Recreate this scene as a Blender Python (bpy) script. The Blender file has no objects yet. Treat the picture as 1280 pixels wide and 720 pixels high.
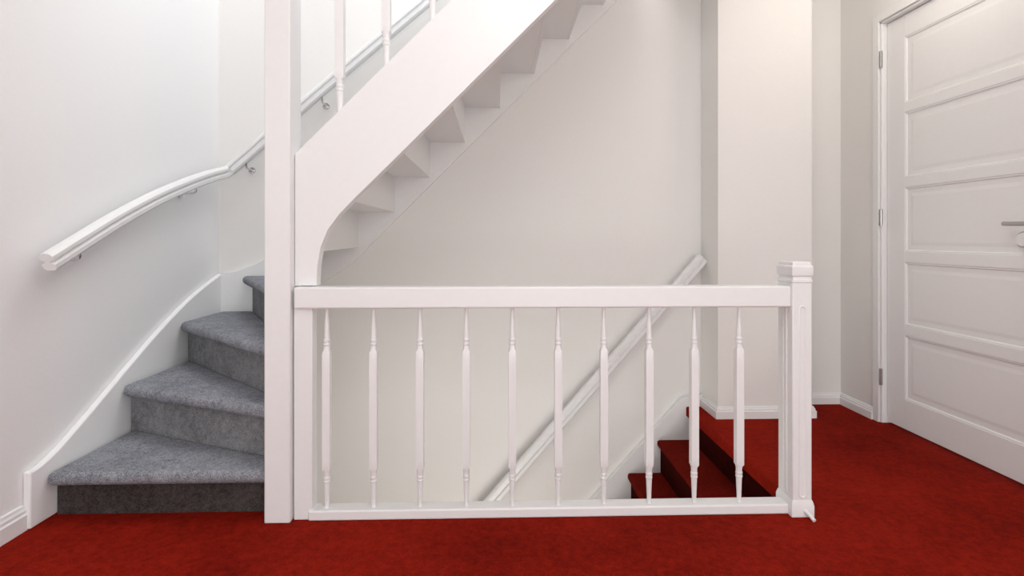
import bpy, bmesh, math
from mathutils import Vector

scene = bpy.context.scene
COL = scene.collection
scene.view_settings.view_transform = 'Standard'
WL = {}

# ------------------------------------------------------------ materials
def new_mat(name):
    m = bpy.data.materials.new(name); m.use_nodes = True
    nt = m.node_tree
    return m, nt, nt.nodes['Principled BSDF']

def paint(name, c, rough=0.5, bump=0.03, scale=60):
    m, nt, b = new_mat(name)
    tc = nt.nodes.new('ShaderNodeTexCoord')
    n = nt.nodes.new('ShaderNodeTexNoise'); n.inputs['Scale'].default_value = scale; n.inputs['Detail'].default_value = 4
    r = nt.nodes.new('ShaderNodeValToRGB')
    r.color_ramp.elements[0].position = 0.3; r.color_ramp.elements[1].position = 0.7
    r.color_ramp.elements[0].color = (c[0]*0.985, c[1]*0.985, c[2]*0.985, 1)
    r.color_ramp.elements[1].color = (c[0], c[1], c[2], 1)
    bp = nt.nodes.new('ShaderNodeBump'); bp.inputs['Strength'].default_value = bump; bp.inputs['Distance'].default_value = 0.01
    nt.links.new(tc.outputs['Object'], n.inputs['Vector'])
    nt.links.new(n.outputs['Fac'], r.inputs['Fac'])
    nt.links.new(r.outputs['Color'], b.inputs['Base Color'])
    nt.links.new(n.outputs['Fac'], bp.inputs['Height'])
    nt.links.new(bp.outputs['Normal'], b.inputs['Normal'])
    b.inputs['Roughness'].default_value = rough
    return m

def carpet(name, dark, light, bump=0.8, streak=(1, 1, 1), blotch=3.0, fine=350, wts=(0.35, 0.35, 0.3), lo=0.36, hi=0.64):
    m, nt, b = new_mat(name)
    tc = nt.nodes.new('ShaderNodeTexCoord')
    mp = nt.nodes.new('ShaderNodeMapping'); mp.inputs['Scale'].default_value = streak
    n1 = nt.nodes.new('ShaderNodeTexNoise'); n1.inputs['Scale'].default_value = fine; n1.inputs['Detail'].default_value = 3
    n2 = nt.nodes.new('ShaderNodeTexNoise'); n2.inputs['Scale'].default_value = blotch; n2.inputs['Detail'].default_value = 5; n2.inputs['Roughness'].default_value = 0.65
    n3 = nt.nodes.new('ShaderNodeTexNoise'); n3.inputs['Scale'].default_value = 45; n3.inputs['Detail'].default_value = 4
    nt.links.new(tc.outputs['Object'], n1.inputs['Vector'])
    nt.links.new(tc.outputs['Object'], mp.inputs['Vector'])
    nt.links.new(mp.outputs['Vector'], n2.inputs['Vector'])
    nt.links.new(mp.outputs['Vector'], n3.inputs['Vector'])
    a1 = nt.nodes.new('ShaderNodeMath'); a1.operation = 'MULTIPLY'; a1.inputs[1].default_value = wts[0]
    a2 = nt.nodes.new('ShaderNodeMath'); a2.operation = 'MULTIPLY_ADD'; a2.inputs[1].default_value = wts[1]
    a3 = nt.nodes.new('ShaderNodeMath'); a3.operation = 'MULTIPLY_ADD'; a3.inputs[1].default_value = wts[2]
    nt.links.new(n1.outputs['Fac'], a1.inputs[0])
    nt.links.new(n2.outputs['Fac'], a2.inputs[0]); nt.links.new(a1.outputs[0], a2.inputs[2])
    nt.links.new(n3.outputs['Fac'], a3.inputs[0]); nt.links.new(a2.outputs[0], a3.inputs[2])
    r = nt.nodes.new('ShaderNodeValToRGB')
    r.color_ramp.elements[0].position = lo; r.color_ramp.elements[1].position = hi
    r.color_ramp.elements[0].color = (*dark, 1); r.color_ramp.elements[1].color = (*light, 1)
    nt.links.new(a3.outputs[0], r.inputs['Fac']); nt.links.new(r.outputs['Color'], b.inputs['Base Color'])
    bp = nt.nodes.new('ShaderNodeBump'); bp.inputs['Strength'].default_value = bump; bp.inputs['Distance'].default_value = 0.006
    nt.links.new(n1.outputs['Fac'], bp.inputs['Height']); nt.links.new(bp.outputs['Normal'], b.inputs['Normal'])
    b.inputs['Roughness'].default_value = 1.0
    b.inputs['Specular IOR Level'].default_value = 0.05
    return m

M_WALL = paint('wall_paint', (0.89, 0.892, 0.892), 0.7, 0.05, 90)
M_WALLW = paint('warm_wall_paint', (0.835, 0.822, 0.80), 0.7, 0.05, 90)
M_TRIM = paint('white_gloss_paint', (0.84, 0.842, 0.84), 0.4, 0.012, 40)
M_CEIL = paint('ceiling_paint', (0.85, 0.85, 0.84), 0.8)
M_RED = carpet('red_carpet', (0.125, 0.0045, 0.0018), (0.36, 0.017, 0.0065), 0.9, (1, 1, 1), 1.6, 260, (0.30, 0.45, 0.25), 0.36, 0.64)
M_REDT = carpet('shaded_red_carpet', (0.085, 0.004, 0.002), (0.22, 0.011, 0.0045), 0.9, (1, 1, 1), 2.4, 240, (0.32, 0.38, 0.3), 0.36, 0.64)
M_REDD = carpet('deep_shaded_red_carpet', (0.022, 0.0015, 0.001), (0.06, 0.0035, 0.002), 0.8, (1, 1, 1), 2.6, 260, (0.25, 0.45, 0.3), 0.36, 0.66)  # same red carpet, stairwell shade put into the riser colour
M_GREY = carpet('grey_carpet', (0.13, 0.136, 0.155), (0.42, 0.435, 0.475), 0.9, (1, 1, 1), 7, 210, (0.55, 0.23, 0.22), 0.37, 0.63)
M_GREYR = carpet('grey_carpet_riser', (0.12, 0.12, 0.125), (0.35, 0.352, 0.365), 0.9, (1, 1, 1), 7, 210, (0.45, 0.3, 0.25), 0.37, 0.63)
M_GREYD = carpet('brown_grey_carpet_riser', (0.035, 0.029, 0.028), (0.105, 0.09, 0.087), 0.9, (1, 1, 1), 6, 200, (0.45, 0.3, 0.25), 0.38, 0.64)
def metal(name, c, rough):
    m, nt, b = new_mat(name)
    n = nt.nodes.new('ShaderNodeTexNoise'); n.inputs['Scale'].default_value = 200
    mr = nt.nodes.new('ShaderNodeMapRange'); mr.inputs['To Min'].default_value = rough*0.8; mr.inputs['To Max'].default_value = rough*1.2
    nt.links.new(n.outputs['Fac'], mr.inputs['Value']); nt.links.new(mr.outputs['Result'], b.inputs['Roughness'])
    b.inputs['Base Color'].default_value = (*c, 1); b.inputs['Metallic'].default_value = 1
    return m
M_CHROME = metal('brushed_chrome', (0.46, 0.455, 0.45), 0.25)
M_CHROMEL = metal('bright_chrome', (0.62, 0.62, 0.62), 0.22)

# ------------------------------------------------------------ builders
def finish(name, verts, faces, mat, bevel=0, seg=3, smooth=False, origin=None):
    bm = bmesh.new()
    vs = [bm.verts.new(v) for v in verts]
    for f in faces:
        try: bm.faces.new([vs[i] for i in f])
        except ValueError: pass
    bmesh.ops.recalc_face_normals(bm, faces=bm.faces)
    xs = [v.co for v in bm.verts]
    if origin is None:
        lo = Vector((min(v.x for v in xs), min(v.y for v in xs), min(v.z for v in xs)))
        hi = Vector((max(v.x for v in xs), max(v.y for v in xs), max(v.z for v in xs)))
        origin = Vector(((lo.x+hi.x)/2, (lo.y+hi.y)/2, lo.z))
    for v in bm.verts: v.co -= origin
    me = bpy.data.meshes.new(name); bm.to_mesh(me); bm.free()
    me.materials.append(mat)
    if smooth or bevel:
        me.shade_smooth(); me.set_sharp_from_angle(angle=math.radians(35))
    ob = bpy.data.objects.new(name, me); COL.objects.link(ob); ob.location = origin
    WL[ob] = Vector(origin)
    if bevel:
        b = ob.modifiers.new('bevel', 'BEVEL'); b.width = bevel; b.segments = seg; b.limit_method = 'ANGLE'; b.angle_limit = math.radians(30)
    return ob

def boxdata(x0, x1, y0, y1, z0, z1):
    v = [(x0,y0,z0),(x1,y0,z0),(x1,y1,z0),(x0,y1,z0),(x0,y0,z1),(x1,y0,z1),(x1,y1,z1),(x0,y1,z1)]
    f = [(0,3,2,1),(4,5,6,7),(0,1,5,4),(1,2,6,5),(2,3,7,6),(3,0,4,7)]
    return v, f
def box(name, x0, x1, y0, y1, z0, z1, mat, bevel=0, seg=3):
    v, f = boxdata(x0, x1, y0, y1, z0, z1)
    return finish(name, v, f, mat, bevel, seg)
def boxes(name, lst, mat, bevel=0):
    V, F = [], []
    for b in lst:
        v, f = boxdata(*b); o = len(V); V += v; F += [tuple(i+o for i in q) for q in f]
    return finish(name, V, F, mat, bevel)
def prism(name, pts, z0, z1, mat, bevel=0, seg=3):
    n = len(pts)
    v = [(p[0], p[1], z0) for p in pts] + [(p[0], p[1], z1) for p in pts]
    f = [tuple(range(n)), tuple(range(n, 2*n))] + [(i, (i+1) % n, (i+1) % n+n, i+n) for i in range(n)]
    return finish(name, v, f, mat, bevel, seg)
def prism_xz(name, pts, y0, y1, mat, bevel=0):
    n = len(pts)
    v = [(p[0], y0, p[1]) for p in pts] + [(p[0], y1, p[1]) for p in pts]
    f = [tuple(range(n)), tuple(range(n, 2*n))] + [(i, (i+1) % n, (i+1) % n+n, i+n) for i in range(n)]
    return finish(name, v, f, mat, bevel)
def prism_yz(name, pts, x0, x1, mat, bevel=0):
    n = len(pts)
    v = [(x0, p[0], p[1]) for p in pts] + [(x1, p[0], p[1]) for p in pts]
    f = [tuple(range(n)), tuple(range(n, 2*n))] + [(i, (i+1) % n, (i+1) % n+n, i+n) for i in range(n)]
    return finish(name, v, f, mat, bevel)
def sweep(name, path, prof, mat, closed=False, up=Vector((0, 0, 1))):
    path = [Vector(p) for p in path]; n = len(path); k = len(prof); V = []; F = []
    for i, p in enumerate(path):
        if closed: t = path[(i+1) % n]-path[i-1]
        else: t = path[min(i+1, n-1)]-path[max(i-1, 0)]
        t.normalize(); lat = t.cross(up)
        if lat.length < 1e-4: lat = Vector((1, 0, 0))
        lat.normalize(); u = lat.cross(t)
        for a, b in prof: V.append(tuple(p+lat*a+u*b))
    m = n if closed else n-1
    for i in range(m):
        j = (i+1) % n
        for q in range(k):
            F.append((i*k+q, i*k+(q+1) % k, j*k+(q+1) % k, j*k+q))
    if not closed:
        F.append(tuple(range(k))); F.append(tuple((n-1)*k+q for q in range(k)))
    return finish(name, V, F, mat, smooth=True)
def circ(r, n=12): return [(r*math.cos(2*math.pi*i/n), r*math.sin(2*math.pi*i/n)) for i in range(n)]
def catmull(pts, sub=6):
    pts = [Vector(p) for p in pts]; out = []
    for i in range(len(pts)-1):
        p0 = pts[max(i-1, 0)]; p1 = pts[i]; p2 = pts[i+1]; p3 = pts[min(i+2, len(pts)-1)]
        for s in range(sub):
            t = s/sub
            out.append(0.5*((2*p1)+(p2-p0)*t+(2*p0-5*p1+4*p2-p3)*t*t+(3*p1-p0-3*p2+p3)*t**3))
    out.append(pts[-1]); return out
def attach(ch, par):
    ch.parent = par; ch.location = WL[ch]-WL[par]; return ch
def empty(name, loc, label, cat, group=None):
    e = bpy.data.objects.new(name, None); e.empty_display_size = 0.1; COL.objects.link(e); e.location = loc; WL[e] = Vector(loc)
    e['label'] = label; e['category'] = cat
    if group: e['group'] = group
    return e
def struct(ob, label, cat):
    ob['kind'] = 'structure'; ob['label'] = label; ob['category'] = cat; return ob

# ------------------------------------------------------------ room shell
XL, YB, XR = -1.625, 3.24, 2.09
YE = 2.005   # front edge of the stairwell opening
struct(box('wall_left', XL-0.15, XL, -2.5, YB, -2.6, 5.2, M_WALL), 'smooth white plaster wall beside the grey stairs', 'wall')
struct(box('wall_back', XL-0.15, XR+0.15, YB, YB+0.15, -2.6, 5.2, M_WALLW), 'white plaster wall behind the stairwell', 'wall')
struct(box('wall_pillar', 1.234, 1.764, 2.99, YB, 0.0, 2.6, M_WALLW), 'white plastered boxed-out pillar with a small baseboard', 'wall')
DY0, DY1, DZ = 1.935, 2.90, 2.175
struct(boxes('wall_right', [(XR, XR+0.14, -2.5, DY0, -0.2, 2.6), (XR, XR+0.14, DY1, YB, -0.2, 2.6), (XR, XR+0.14, DY0, DY1, DZ, 2.6)], M_WALLW), 'white plaster wall with a panelled door', 'wall')
struct(prism('floor', [(XL, -2.5), (XR+0.14, -2.5), (XR+0.14, YB), (1.13, YB), (1.13, YE), (-0.74, YE), (-0.74, 2.14), (-1.39, YB), (XL, YB)], -0.06, 0.0, M_RED, 0.010), 'red carpeted hallway floor', 'floor')
struct(box('wall_stairwell', -0.80, 1.15, 1.92, YE-0.006, -2.6, -0.062, M_WALLW), 'plain stairwell wall below the hallway floor', 'wall')
struct(prism('wall_understair', [(-0.745, 2.14), (-0.72, 2.14), (-1.345, YB), (-1.385, YB)], -2.6, 0.722, M_WALLW), 'painted panel enclosing the space below the winding steps', 'wall')
struct(box('floor_basement', XL, XR, 1.96, YB, -2.7, -2.6, M_RED), 'lower storey floor at the foot of the stairs', 'floor')
struct(prism('ceiling', [(XL, -0.6), (XR+0.14, -0.6), (XR+0.14, YB), (0.93, YB), (0.93, 1.93), (XL, 1.93)], 2.6, 2.82, M_CEIL), 'white ceiling with an opening above the stairs', 'ceiling')

BP = [(0, 0), (0.018, 0), (0.018, 0.040), (0.013, 0.044), (0.013, 0.052), (0.009, 0.057), (0.007, 0.064), (0.0, 0.066)]
def baseboard(name, pts, s, label):
    n = len(pts); V = []; F = []; k = len(BP)
    P = [Vector((p[0], p[1], 0)) for p in pts]
    nr = []
    for i in range(n-1):
        d = (P[i+1]-P[i]).normalized(); nr.append(Vector((d.y, -d.x, 0)))
    for i in range(n):
        if i == 0: m = nr[0]
        elif i == n-1: m = nr[-1]
        else:
            m = (nr[i-1]+nr[i]); m = m/(m.dot(nr[i]))
        for o, z in BP: V.append(tuple(P[i]+m*o+Vector((0, 0, z*s))))
    for i in range(n-1):
        for q in range(k): F.append((i*k+q, i*k+(q+1) % k, (i+1)*k+(q+1) % k, (i+1)*k+q))
    F.append(tuple(range(k))); F.append(tuple((n-1)*k+q for q in range(k)))
    return struct(finish(name, V, F, M_TRIM), label, 'baseboard')
baseboard('baseboard_left', [(XL, -2.5), (XL, 1.915)], 1.3, 'white profiled baseboard on the plaster wall')
baseboard('baseboard_pillar', [(1.234, YB), (1.234, 2.99), (1.764, 2.99), (1.764, YB), (XR, YB), (XR, DY1+0.046)], 1.0, 'white profiled baseboard around the pillar and alcove')
baseboard('baseboard_right', [(XR, DY0-0.046), (XR, -2.5)], 1.0, 'white profiled baseboard beside the door')

# ------------------------------------------------------------ door frame and door
CW = 0.046
fr = boxes('trim_door', [
    (XR-0.011, XR, DY1, DY1+CW, 0.0, DZ+CW), (XR-0.011, XR, DY0-CW, DY0, 0.0, DZ+CW), (XR-0.011, XR, DY0, DY1, DZ, DZ+CW),
    (XR, XR+0.14, DY1-0.012, DY1+0.0, 0.0, DZ), (XR, XR+0.14, DY0, DY0+0.012, 0.0, DZ), (XR, XR+0.14, DY0, DY1, DZ-0.012, DZ)], M_TRIM, 0.003)
struct(fr, 'white painted wooden door frame', 'door frame')
dx = 2.118; y0, y1 = DY0+0.015, DY1-0.015; zb, zt = 0.012, DZ-0.016
door = empty('door_1', (dx+0.02, (y0+y1)/2, 0.0), 'white five-panel wooden door with a chrome lever', 'door'); door['kind'] = 'structure'
SW = 0.125; py0, py1 = y0+SW, y1-SW
pz = [(0.165, 0.496), (0.55, 0.876), (0.93, 1.264), (1.314, 1.653), (1.702, 2.045)]
V, F = [], []
def addbox(*b):
    v, f = boxdata(*b); o = len(V); V.extend(v); F.extend([tuple(i+o for i in q) for q in f])
addbox(dx, dx+0.04, y0, py0, zb, zt); addbox(dx, dx+0.04, py1, y1, zb, zt)
prev = zb
for a, b in pz:
    addbox(dx, dx+0.04, py0, py1, prev, a); prev = b
addbox(dx, dx+0.04, py0, py1, prev, zt)
leaf = finish('door_leaf', V, F, M_TRIM, 0.0015, 2); attach(leaf, door)
for a, b in pz:
    loops = [(0.0, 0.0), (0.003, 0.002), (0.007, 0.002), (0.012, 0.008), (0.034, 0.008), (0.050, 0.006), (0.052, 0.006)]
    V, F = [], []
    for ins, dep in loops:
        V += [(dx+dep, py0+ins, a+ins), (dx+dep, py1-ins, a+ins), (dx+dep, py1-ins, b-ins), (dx+dep, py0+ins, b-ins)]
    for i in range(len(loops)-1):
        for q in range(4): F.append((i*4+q, i*4+(q+1) % 4, (i+1)*4+(q+1) % 4, (i+1)*4+q))
    l = (len(loops)-1)*4; F.append((l, l+1, l+2, l+3))
    o = len(V); V += [(dx+0.03, py0, a), (dx+0.03, py1, a), (dx+0.03, py1, b), (dx+0.03, py0, b)]
    F.append((o, o+1, o+2, o+3))
    for q in range(4): F.append((q, (q+1) % 4, o+(q+1) % 4, o+q))
    attach(finish('door_panel', V, F, M_TRIM), door)
for hz in (0.25, 1.113, 1.97):
    hx_, hy_ = XR-0.004, DY1-0.010
    h = sweep('hinge', [(hx_, hy_, hz-0.044), (hx_, hy_, hz-0.012), (hx_, hy_, hz+0.012), (hx_, hy_, hz+0.044)], circ(0.0085), M_CHROME)
    h['label'] = 'small steel hinge'; attach(h, door)
hy = 2.03
hd = sweep('door_handle', catmull([(dx-0.005, hy, 1.058), (dx-0.035, hy, 1.058), (dx-0.05, hy+0.012, 1.058), (dx-0.052, hy+0.05, 1.058), (dx-0.052, hy+0.10, 1.059), (dx-0.048, hy+0.132, 1.060)], 5), [(x*0.8, y) for x, y in circ(0.009)], M_CHROME)
hd['label'] = 'chrome lever handle'; attach(hd, door)
def discx(name, x0, x1, y, z, r, mat):
    return finish(name, [(x0, y+r*math.cos(a), z+r*math.sin(a)) for a in [2*math.pi*i/24 for i in range(24)]]+[(x1, y+r*0.9*math.cos(a), z+r*0.9*math.sin(a)) for a in [2*math.pi*i/24 for i in range(24)]],
        [tuple(range(24)), tuple(range(24, 48))]+[(i, (i+1) % 24, (i+1) % 24+24, i+24) for i in range(24)], mat, smooth=True)
r1 = discx('handle_rose', dx, dx-0.009, hy, 1.058, 0.026, M_CHROME); attach(r1, door); r1['label'] = 'round chrome rose'
r2 = discx('lock_escutcheon', dx+0.008, dx-0.016, hy+0.078, 0.995, 0.036, M_CHROME); attach(r2, door); r2['label'] = 'round chrome-rimmed lock rose'
r3 = discx('lock_cover', dx-0.015, dx-0.024, hy+0.078, 0.995, 0.028, M_TRIM); attach(r3, r2); r3['label'] = 'round white lock cover'

# ------------------------------------------------------------ ascending staircase
st = empty('staircase', (-0.77, 2.0, 0.0), 'white winding staircase with grey carpeted treads', 'staircase')
RISE = 0.205
def zk(k): return 0.165+RISE*(k-1)
YW = YB-0.025
R = {1: ((-0.81, 2.02), (-1.59, 2.02)), 2: ((-0.81, 2.08), (-1.59, 2.42)), 3: ((-0.80, 2.12), (-1.59, 2.86)),
     4: ((-0.775, 2.14), (-1.42, YW)), 5: ((-0.715, 2.13), (-1.10, YW)), 6: ((-0.69, 2.015), (-0.83, YW))}
for k in range(7, 15):
    x = -0.615+0.205*(k-7); R[k] = ((x, 2.015), (x, YW))
def off(line, d):
    (ax, ay), (bx, by) = line
    t = Vector((bx-ax, by-ay)).normalized(); n = Vector((-t.y, t.x))
    ref = Vector((0, -1)) if line in (R[1], R[2], R[3]) else Vector((-1, 0))
    if n.dot(ref) < 0: n = -n
    a = Vector((ax, ay))+n*d; b = Vector((bx, by))+n*d
    return a, b
def clip(a, b, k):
    t = (b-a).normalized(); b = b+t*((YW-b.y)/t.y)
    if k >= 6: a = a+t*((2.015-a.y)/t.y)
    return a, b
for k in range(1, 14):
    z = zk(k)
    a, b = off(R[k], 0.050 if k <= 4 else 0.03)
    if k <= 3:
        t = (b-a).normalized(); b = b+t*((-1.595-b.x)/t.x)
        a = a - t*((a.x+0.815)/t.x)
    else:
        a, b = clip(a, b, k)
    # the tread ends inside the riser above it
    c, d = off(R[k+1], -0.010)
    if k+1 >= 4: c, d = clip(c, d, k+1)
    poly = [tuple(a), tuple(b)]
    if k == 3: poly.append((-1.595, YW))
    poly += [tuple(d), tuple(c)]
    if k <= 4:
        tr = prism('tread_carpet', poly, z-0.046, z+0.003, M_GREY, 0.022, 5)
        bot = 0.056
    else:
        tr = prism('tread_carpet', poly, z-0.010, z, M_GREY)
        bot = 0.034
    tr['label'] = 'grey carpeted tread'; attach(tr, st)
    if k >= 4:
        a_, b_ = Vector(poly[0]), Vector(poly[1]); t = (b_-a_).normalized(); nn = Vector((-t.y, t.x))
        if nn.x < 0: nn = -nn
        sh = nn*(0.046 if k == 4 else 0.0)
        wb = prism('tread_board', [tuple(a_+sh), tuple(b_+sh), poly[2], poly[3]], z-bot, z-(0.040 if k == 4 else 0.010), M_TRIM); attach(wb, st); wb['label'] = 'white painted tread underside'
    zlow = zk(k-1) if k > 1 else 0.0
    f0, f1 = off(R[k], 0.0); g0, g1 = off(R[k], -0.005); h0, h1 = off(R[k], -0.022)
    if k >= 4:
        f0, f1 = clip(f0, f1, k); g0, g1 = clip(g0, g1, k); h0, h1 = clip(h0, h1, k)
    if k <= 5:
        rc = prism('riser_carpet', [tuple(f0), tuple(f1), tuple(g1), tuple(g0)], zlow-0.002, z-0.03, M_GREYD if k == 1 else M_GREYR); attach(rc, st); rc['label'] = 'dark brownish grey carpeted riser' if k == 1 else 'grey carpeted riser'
    if k > 4:
        rb = prism('riser_board', [tuple(g0), tuple(g1), tuple(h1), tuple(h0)], zlow-(0.057 if k == 5 else 0.036), z-0.030, M_TRIM)
    else:
        rb = prism('riser_board', [tuple(g0), tuple(g1), tuple(h1), tuple(h0)], zlow, z-0.040, M_TRIM)
    attach(rb, st); rb['label'] = 'white painted riser back'

S = [(1.915, 0.196), (1.965, 0.202), (2.06, 0.240), (2.225, 0.330), (2.414, 0.438), (2.64, 0.562), (2.913, 0.69), (3.22, 0.795)]
top = [(p.x, p.y) for p in catmull([(a, b, 0) for a, b in S], 5)]
ws = prism_yz('wall_string', [(1.915, 0.0)]+top+[(3.22, 0.0)], XL+0.001, -1.598, M_WALL, 0.006); attach(ws, st)
S2 = [(-1.60, 0.79), (-1.50, 0.815), (-1.37, 0.87), (-1.20, 1.00), (-1.0, 1.18), (-0.8, 1.38)]
top2 = [(p.x, p.y) for p in catmull([(a, b, 0) for a, b in S2], 4)]
CF = 1.70
ws2 = prism_xz('wall_string', top2+[(0.93, 3.11), (0.93, 0.93+CF), (-0.60, -0.60+CF), (-0.85, 0.85), (-1.05, 0.72), (-1.60, 0.3)], YW-0.004, YB-0.001, M_TRIM, 0.003); attach(ws2, st)

xs = [(-0.72, 0.831), (-0.644, 0.831), (-0.641, 0.90), (-0.630, 0.967), (-0.605, 1.03), (-0.565, 1.085), (-0.51, 1.143), (-0.439, 1.213), (0.80, 2.452), (0.80, 2.823), (-0.72, 1.303)]
ns = prism_xz('outer_string', xs, 1.972, 2.017, M_TRIM); attach(ns, st)
pst = box('newel_post', -0.8125, -0.722, 1.93, 2.04, 0.0, 3.6, M_TRIM, 0.005); attach(pst, st); pst['label'] = 'tall square white post'
ur = sweep('upper_handrail', [(-0.72, 1.995, 2.15), (0.8, 1.995, 3.67)], [(-0.03, -0.035), (0.03, -0.035), (0.03, 0.02), (0.02, 0.035), (-0.02, 0.035), (-0.03, 0.02)], M_TRIM); attach(ur, st)

# ------------------------------------------------------------ balusters
def baluster_mesh(h, sc=1.0):
    low = [(0, .0075, 0), (.02, .0078, 0), (.090, .0105, 0), (.093, .0122, 0), (.098, .0122, 0), (.100, .0104, 0), (.106, .0122, 0), (.111, .0122, 0), (.114, .0106, 0),
           (.130, .0112, 0.1), (.140, .0140, 1), (.165, .0140, 1)]
    up = [(.205, .0140, 1), (.163, .0140, 1), (.153, .0116, 0.1), (.139, .0108, 0), (.136, .0122, 0), (.131, .0122, 0), (.128, .0104, 0), (.122, .0120, 0), (.117, .0120, 0), (.114, .0102, 0),
          (.03, .0068, 0), (0, .006, 0)]
    rings = low+[(h-a, r, s) for a, r, s in up]
    V, F = [], []; n = 16
    for z, r, s in rings:
        r *= sc
        for i in range(n):
            a = 2*math.pi*i/n; c, si = math.cos(a), math.sin(a)
            q = r/max(abs(c), abs(si)); rr = r*(1-s)+min(q, r*1.36)*s
            V.append((rr*c, rr*si, z))
    for j in range(len(rings)-1):
        for i in range(n): F.append((j*n+i, j*n+(i+1) % n, (j+1)*n+(i+1) % n, (j+1)*n+i))
    F.append(tuple(range(n))); F.append(tuple((len(rings)-1)*n+i for i in range(n)))
    ob = finish('baluster', V, F, M_TRIM, smooth=True, origin=Vector((0, 0, 0)))
    ob.data.set_sharp_from_angle(angle=math.radians(24))
    return ob

bal = empty('balustrade', (0.2, 1.98, 0.0), 'low white wooden balustrade with turned spindles around the stairwell', 'railing')
proto = baluster_mesh(0.720)
for i in range(10):
    o = proto if i == 0 else proto.copy()
    if i: COL.objects.link(o)
    WL[o] = Vector((-0.606+0.1663*i, 1.970, 0.034)); attach(o, bal)
proto2 = baluster_mesh(0.83, 1.18)
for i in range(9):
    o = proto2 if i == 0 else proto2.copy()
    if i: COL.objects.link(o)
    x = -0.567+0.1675*i
    WL[o] = Vector((x, 1.995, x+2.01)); attach(o, st)

attach(box('top_rail', -0.712, 1.067, 1.934, 2.004, 0.751, 0.828, M_TRIM, 0.007), bal)
attach(box('bottom_rail', -0.665, 1.067, 1.942, 2.004, 0.0, 0.036, M_TRIM, 0.006), bal)
attach(box('end_post', -0.718, -0.652, 1.952, 2.004, 0.0, 0.753, M_TRIM, 0.004), bal)
cx, cy = 1.1005, 1.974
HX, HY = 0.0355, 0.0505
def sqloft(name, prof, mat, bevel=0.002):
    V, F = [], []
    for e, z in prof: V += [(cx-HX-e, cy-HY-e, z), (cx+HX+e, cy-HY-e, z), (cx+HX+e, cy+HY+e, z), (cx-HX-e, cy+HY+e, z)]
    for j in range(len(prof)-1):
        for q in range(4): F.append((j*4+q, j*4+(q+1) % 4, (j+1)*4+(q+1) % 4, (j+1)*4+q))
    F.append((0, 1, 2, 3)); l = (len(prof)-1)*4; F.append((l, l+1, l+2, l+3))
    return finish(name, V, F, mat, bevel, 2)
nw = sqloft('newel_post', [(0, 0.0), (0, .842)], M_TRIM, 0.004); attach(nw, bal)
attach(sqloft('newel_base', [(.006, 0.0), (.006, .04), (.003, .052), (0, .06)], M_TRIM, 0.002), nw)
attach(sqloft('newel_cap', [(-.002, .838), (.002, .842), (.002, .850), (-.003, .854), (-.003, .862), (.002, .866), (.0035, .874), (.0035, .898), (-.001, .903), (-.002, .912), (-.006, .916)], M_TRIM, 0.0006), nw)
def stadium(face):
    pts = []; w = 0.011; a, b = 0.08, 0.745
    for i in range(9):
        t = math.pi*i/8; pts.append((w*math.cos(t), b+w*math.sin(t)))
    for i in range(9):
        t = math.pi+math.pi*i/8; pts.append((w*math.cos(t), a+w*math.sin(t)))
    if face == 'front': P = [(cx+u, cy-HY, v) for u, v in pts]; up = Vector((0, -1, 0))
    else: P = [(cx-HX, cy-u, v) for u, v in pts]; up = Vector((-1, 0, 0))
    return sweep('fluting_bead', P, circ(0.0036, 8), M_TRIM, True, up)
attach(stadium('front'), nw); attach(stadium('left'), nw)
pg = sweep('foot_peg', [(1.108, 1.922, 0.024), (1.113, 1.90, 0.018), (1.118, 1.878, 0.008)], circ(0.0065), M_TRIM); attach(pg, bal); pg['label'] = 'small white peg at the newel foot'

# ------------------------------------------------------------ handrails
HP = [(-0.021, -0.024), (-0.014, -0.031), (0.014, -0.031), (0.021, -0.024), (0.022, -0.009), (0.009, -0.004), (0.009, 0.003), (0.022, 0.008), (0.022, 0.020), (0.014, 0.029), (0.0, 0.032),
      (-0.014, 0.029), (-0.022, 0.020), (-0.022, 0.008), (-0.009, 0.003), (-0.009, -0.004), (-0.022, -0.009)]
HP1 = [(a*1.05, b*1.05) for a, b in HP]
HP2 = [(a*1.15, b*1.15) for a, b in HP]
def bracket(par, wall, foot, railpt):
    w = Vector(foot); r = Vector(railpt); n = Vector(wall)
    k = Vector((r.x, r.y, w.z+0.006))
    br = sweep('bracket', [w, w+(k-w)*0.5, w+(k-w)*0.85, w+(k-w)*0.97+Vector((0, 0, 0.004)), k+Vector((0, 0, 0.012)), r], circ(0.0055, 10), M_CHROMEL)
    attach(br, par); br['label'] = 'chrome handrail bracket'
    rs = sweep('wall_rose', [w+n*0.0, w+n*0.006, w+n*0.009], circ(0.019, 20), M_CHROMEL, up=Vector((0, 0, 1)))
    attach(rs, br)
h1 = empty('handrail', (XL, 2.5, 0.917), 'white moulded handrail on chrome brackets along the curved stair wall', 'handrail')
path = catmull([(-1.54, 1.915, .918), (-1.54, 2.06, .987), (-1.54, 2.276, 1.087), (-1.54, 2.54, 1.194), (-1.54, 2.804, 1.284), (-1.54, 3.00, 1.342), (-1.54, 3.12, 1.372), (-1.53, 3.15, 1.385), (-1.505, 3.16, 1.408), (-1.40, 3.16, 1.50), (-1.103, 3.16, 1.768), (-0.75, 3.16, 2.075), (-0.3875, 3.16, 2.385), (0.2, 3.16, 2.89)], 6)
attach(sweep('rail', path, HP1, M_TRIM), h1)
bracket(h1, (1, 0, 0), (XL, 2.06, .918), (-1.54, 2.06, .96))
bracket(h1, (1, 0, 0), (XL, 2.84, 1.228), (-1.54, 2.84, 1.268))
bracket(h1, (0, -1, 0), (-1.43, YB, 1.398), (-1.43, 3.16, 1.45))
bracket(h1, (0, -1, 0), (-1.0, YB, 1.778), (-1.0, 3.16, 1.83))
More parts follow.
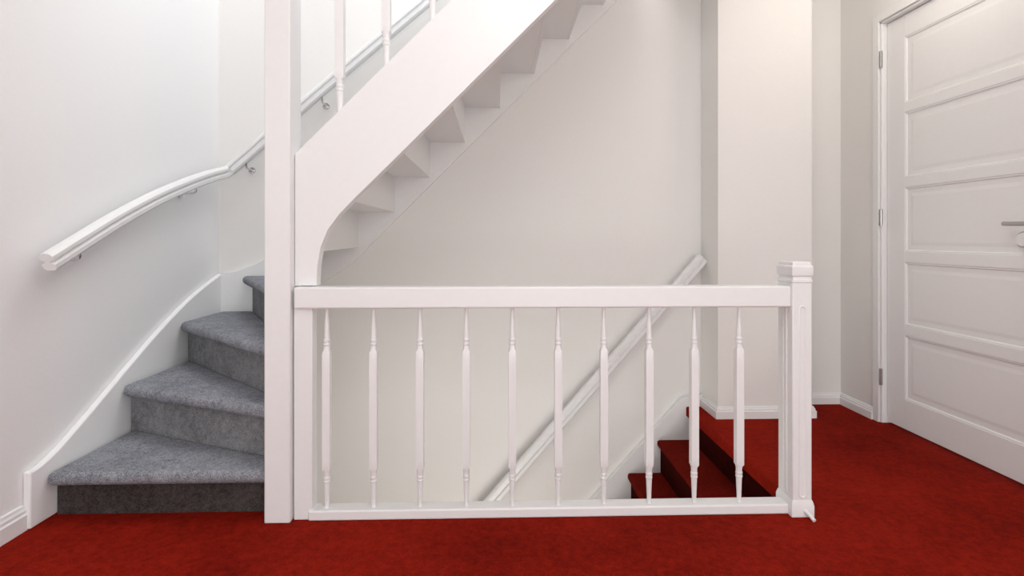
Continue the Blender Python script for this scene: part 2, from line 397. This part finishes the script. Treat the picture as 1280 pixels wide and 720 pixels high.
h2 = empty('handrail', (0.6, YB, 0.2), 'white moulded handrail descending along the stairwell wall', 'handrail')
sl = 1.137
p2 = [(1.214-1.6*t/8, 3.165, .885-sl*1.6*t/8) for t in range(0, 13)]
attach(sweep('rail', p2, HP2, M_TRIM), h2)
for xx in (0.85, -0.75):
    zz = .885-sl*(1.214-xx)
    bracket(h2, (0, -1, 0), (xx, YB, zz-0.02), (xx, 3.175, zz-0.005))

# ------------------------------------------------------------ descending staircase
ds = empty('staircase', (1.0, 2.6, -0.2), 'red carpeted staircase going down from the hallway', 'staircase')
RU, RI = 0.176, 0.194
for j in range(0, 10):
    x = 1.13-RU*j; z = -RI*j
    if j > 0:
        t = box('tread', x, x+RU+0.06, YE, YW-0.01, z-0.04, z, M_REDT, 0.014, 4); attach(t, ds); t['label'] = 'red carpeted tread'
    r = box('riser', x+0.022, x+0.045, YE, YW-0.01, z-RI-0.02, z-(0.035 if j else 0.05), M_REDD); attach(r, ds); r['label'] = 'red carpeted riser with shade in its colour'
def nl(x): return (x-1.13)*RI/RU
ws3 = prism_xz('wall_string', [(1.234, 0.0), (1.234, 0.066), (1.15, 0.066), (1.10, 0.045), (-0.7, nl(-0.7)+0.075), (-0.7, nl(-0.7)-0.28), (1.15, -0.26)], YW-0.012, YB-0.001, M_TRIM, 0.003); attach(ws3, ds)

# ------------------------------------------------------------ lights
w = bpy.data.worlds.new('world'); scene.world = w; w.use_nodes = True
bg = w.node_tree.nodes['Background']; bg.inputs['Color'].default_value = (0.985, 0.992, 1.0, 1); bg.inputs['Strength'].default_value = 1.55
def area(name, loc, rot, sx, sy, power, col):
    l = bpy.data.lights.new(name, 'AREA'); l.shape = 'RECTANGLE'; l.size = sx; l.size_y = sy; l.energy = power; l.color = col
    o = bpy.data.objects.new(name, l); COL.objects.link(o); o.location = loc; o.rotation_euler = rot; return o
# skylight tilted so that it washes the left wall
area('skylight_lamp', (0.2, 2.5, 4.6), (0, math.radians(-14), 0), 1.6, 1.1, 42, (0.98, 0.99, 1.0))
area('rear_fill', (0.9, -2.4, 1.0), (math.radians(97), 0, math.radians(2)), 2.2, 1.8, 34, (1.0, 0.99, 0.97))  # unseen area light added behind the camera to fill fronts and stair undersides
def point(name, loc, p, col, r=0.15):
    l = bpy.data.lights.new(name, 'POINT'); l.energy = p; l.color = col; l.shadow_soft_size = r
    o = bpy.data.objects.new(name, l); COL.objects.link(o); o.location = loc
point('hall_fill', (0.2, 0.9, 2.35), 18, (1.0, 0.988, 0.97), 0.25)  # fill light added below the hall ceiling to brighten the left wall
point('stairwell_lamp', (0.0, 2.25, -0.85), 14, (1.0, 0.965, 0.91), 0.3)
point('alcove_lamp', (1.75, 2.3, 2.4), 6, (1.0, 0.92, 0.80))

# ------------------------------------------------------------ camera
cam = bpy.data.cameras.new('camera'); co = bpy.data.objects.new('camera', cam); COL.objects.link(co)
co.location = (0, 0, 1.0)
co.rotation_euler = (math.radians(90), 0, -math.atan(20/680))
cam.sensor_width = 36; cam.lens = 36*680/1280
cam.shift_y = -62/1280; cam.clip_start = 0.02
scene.camera = co
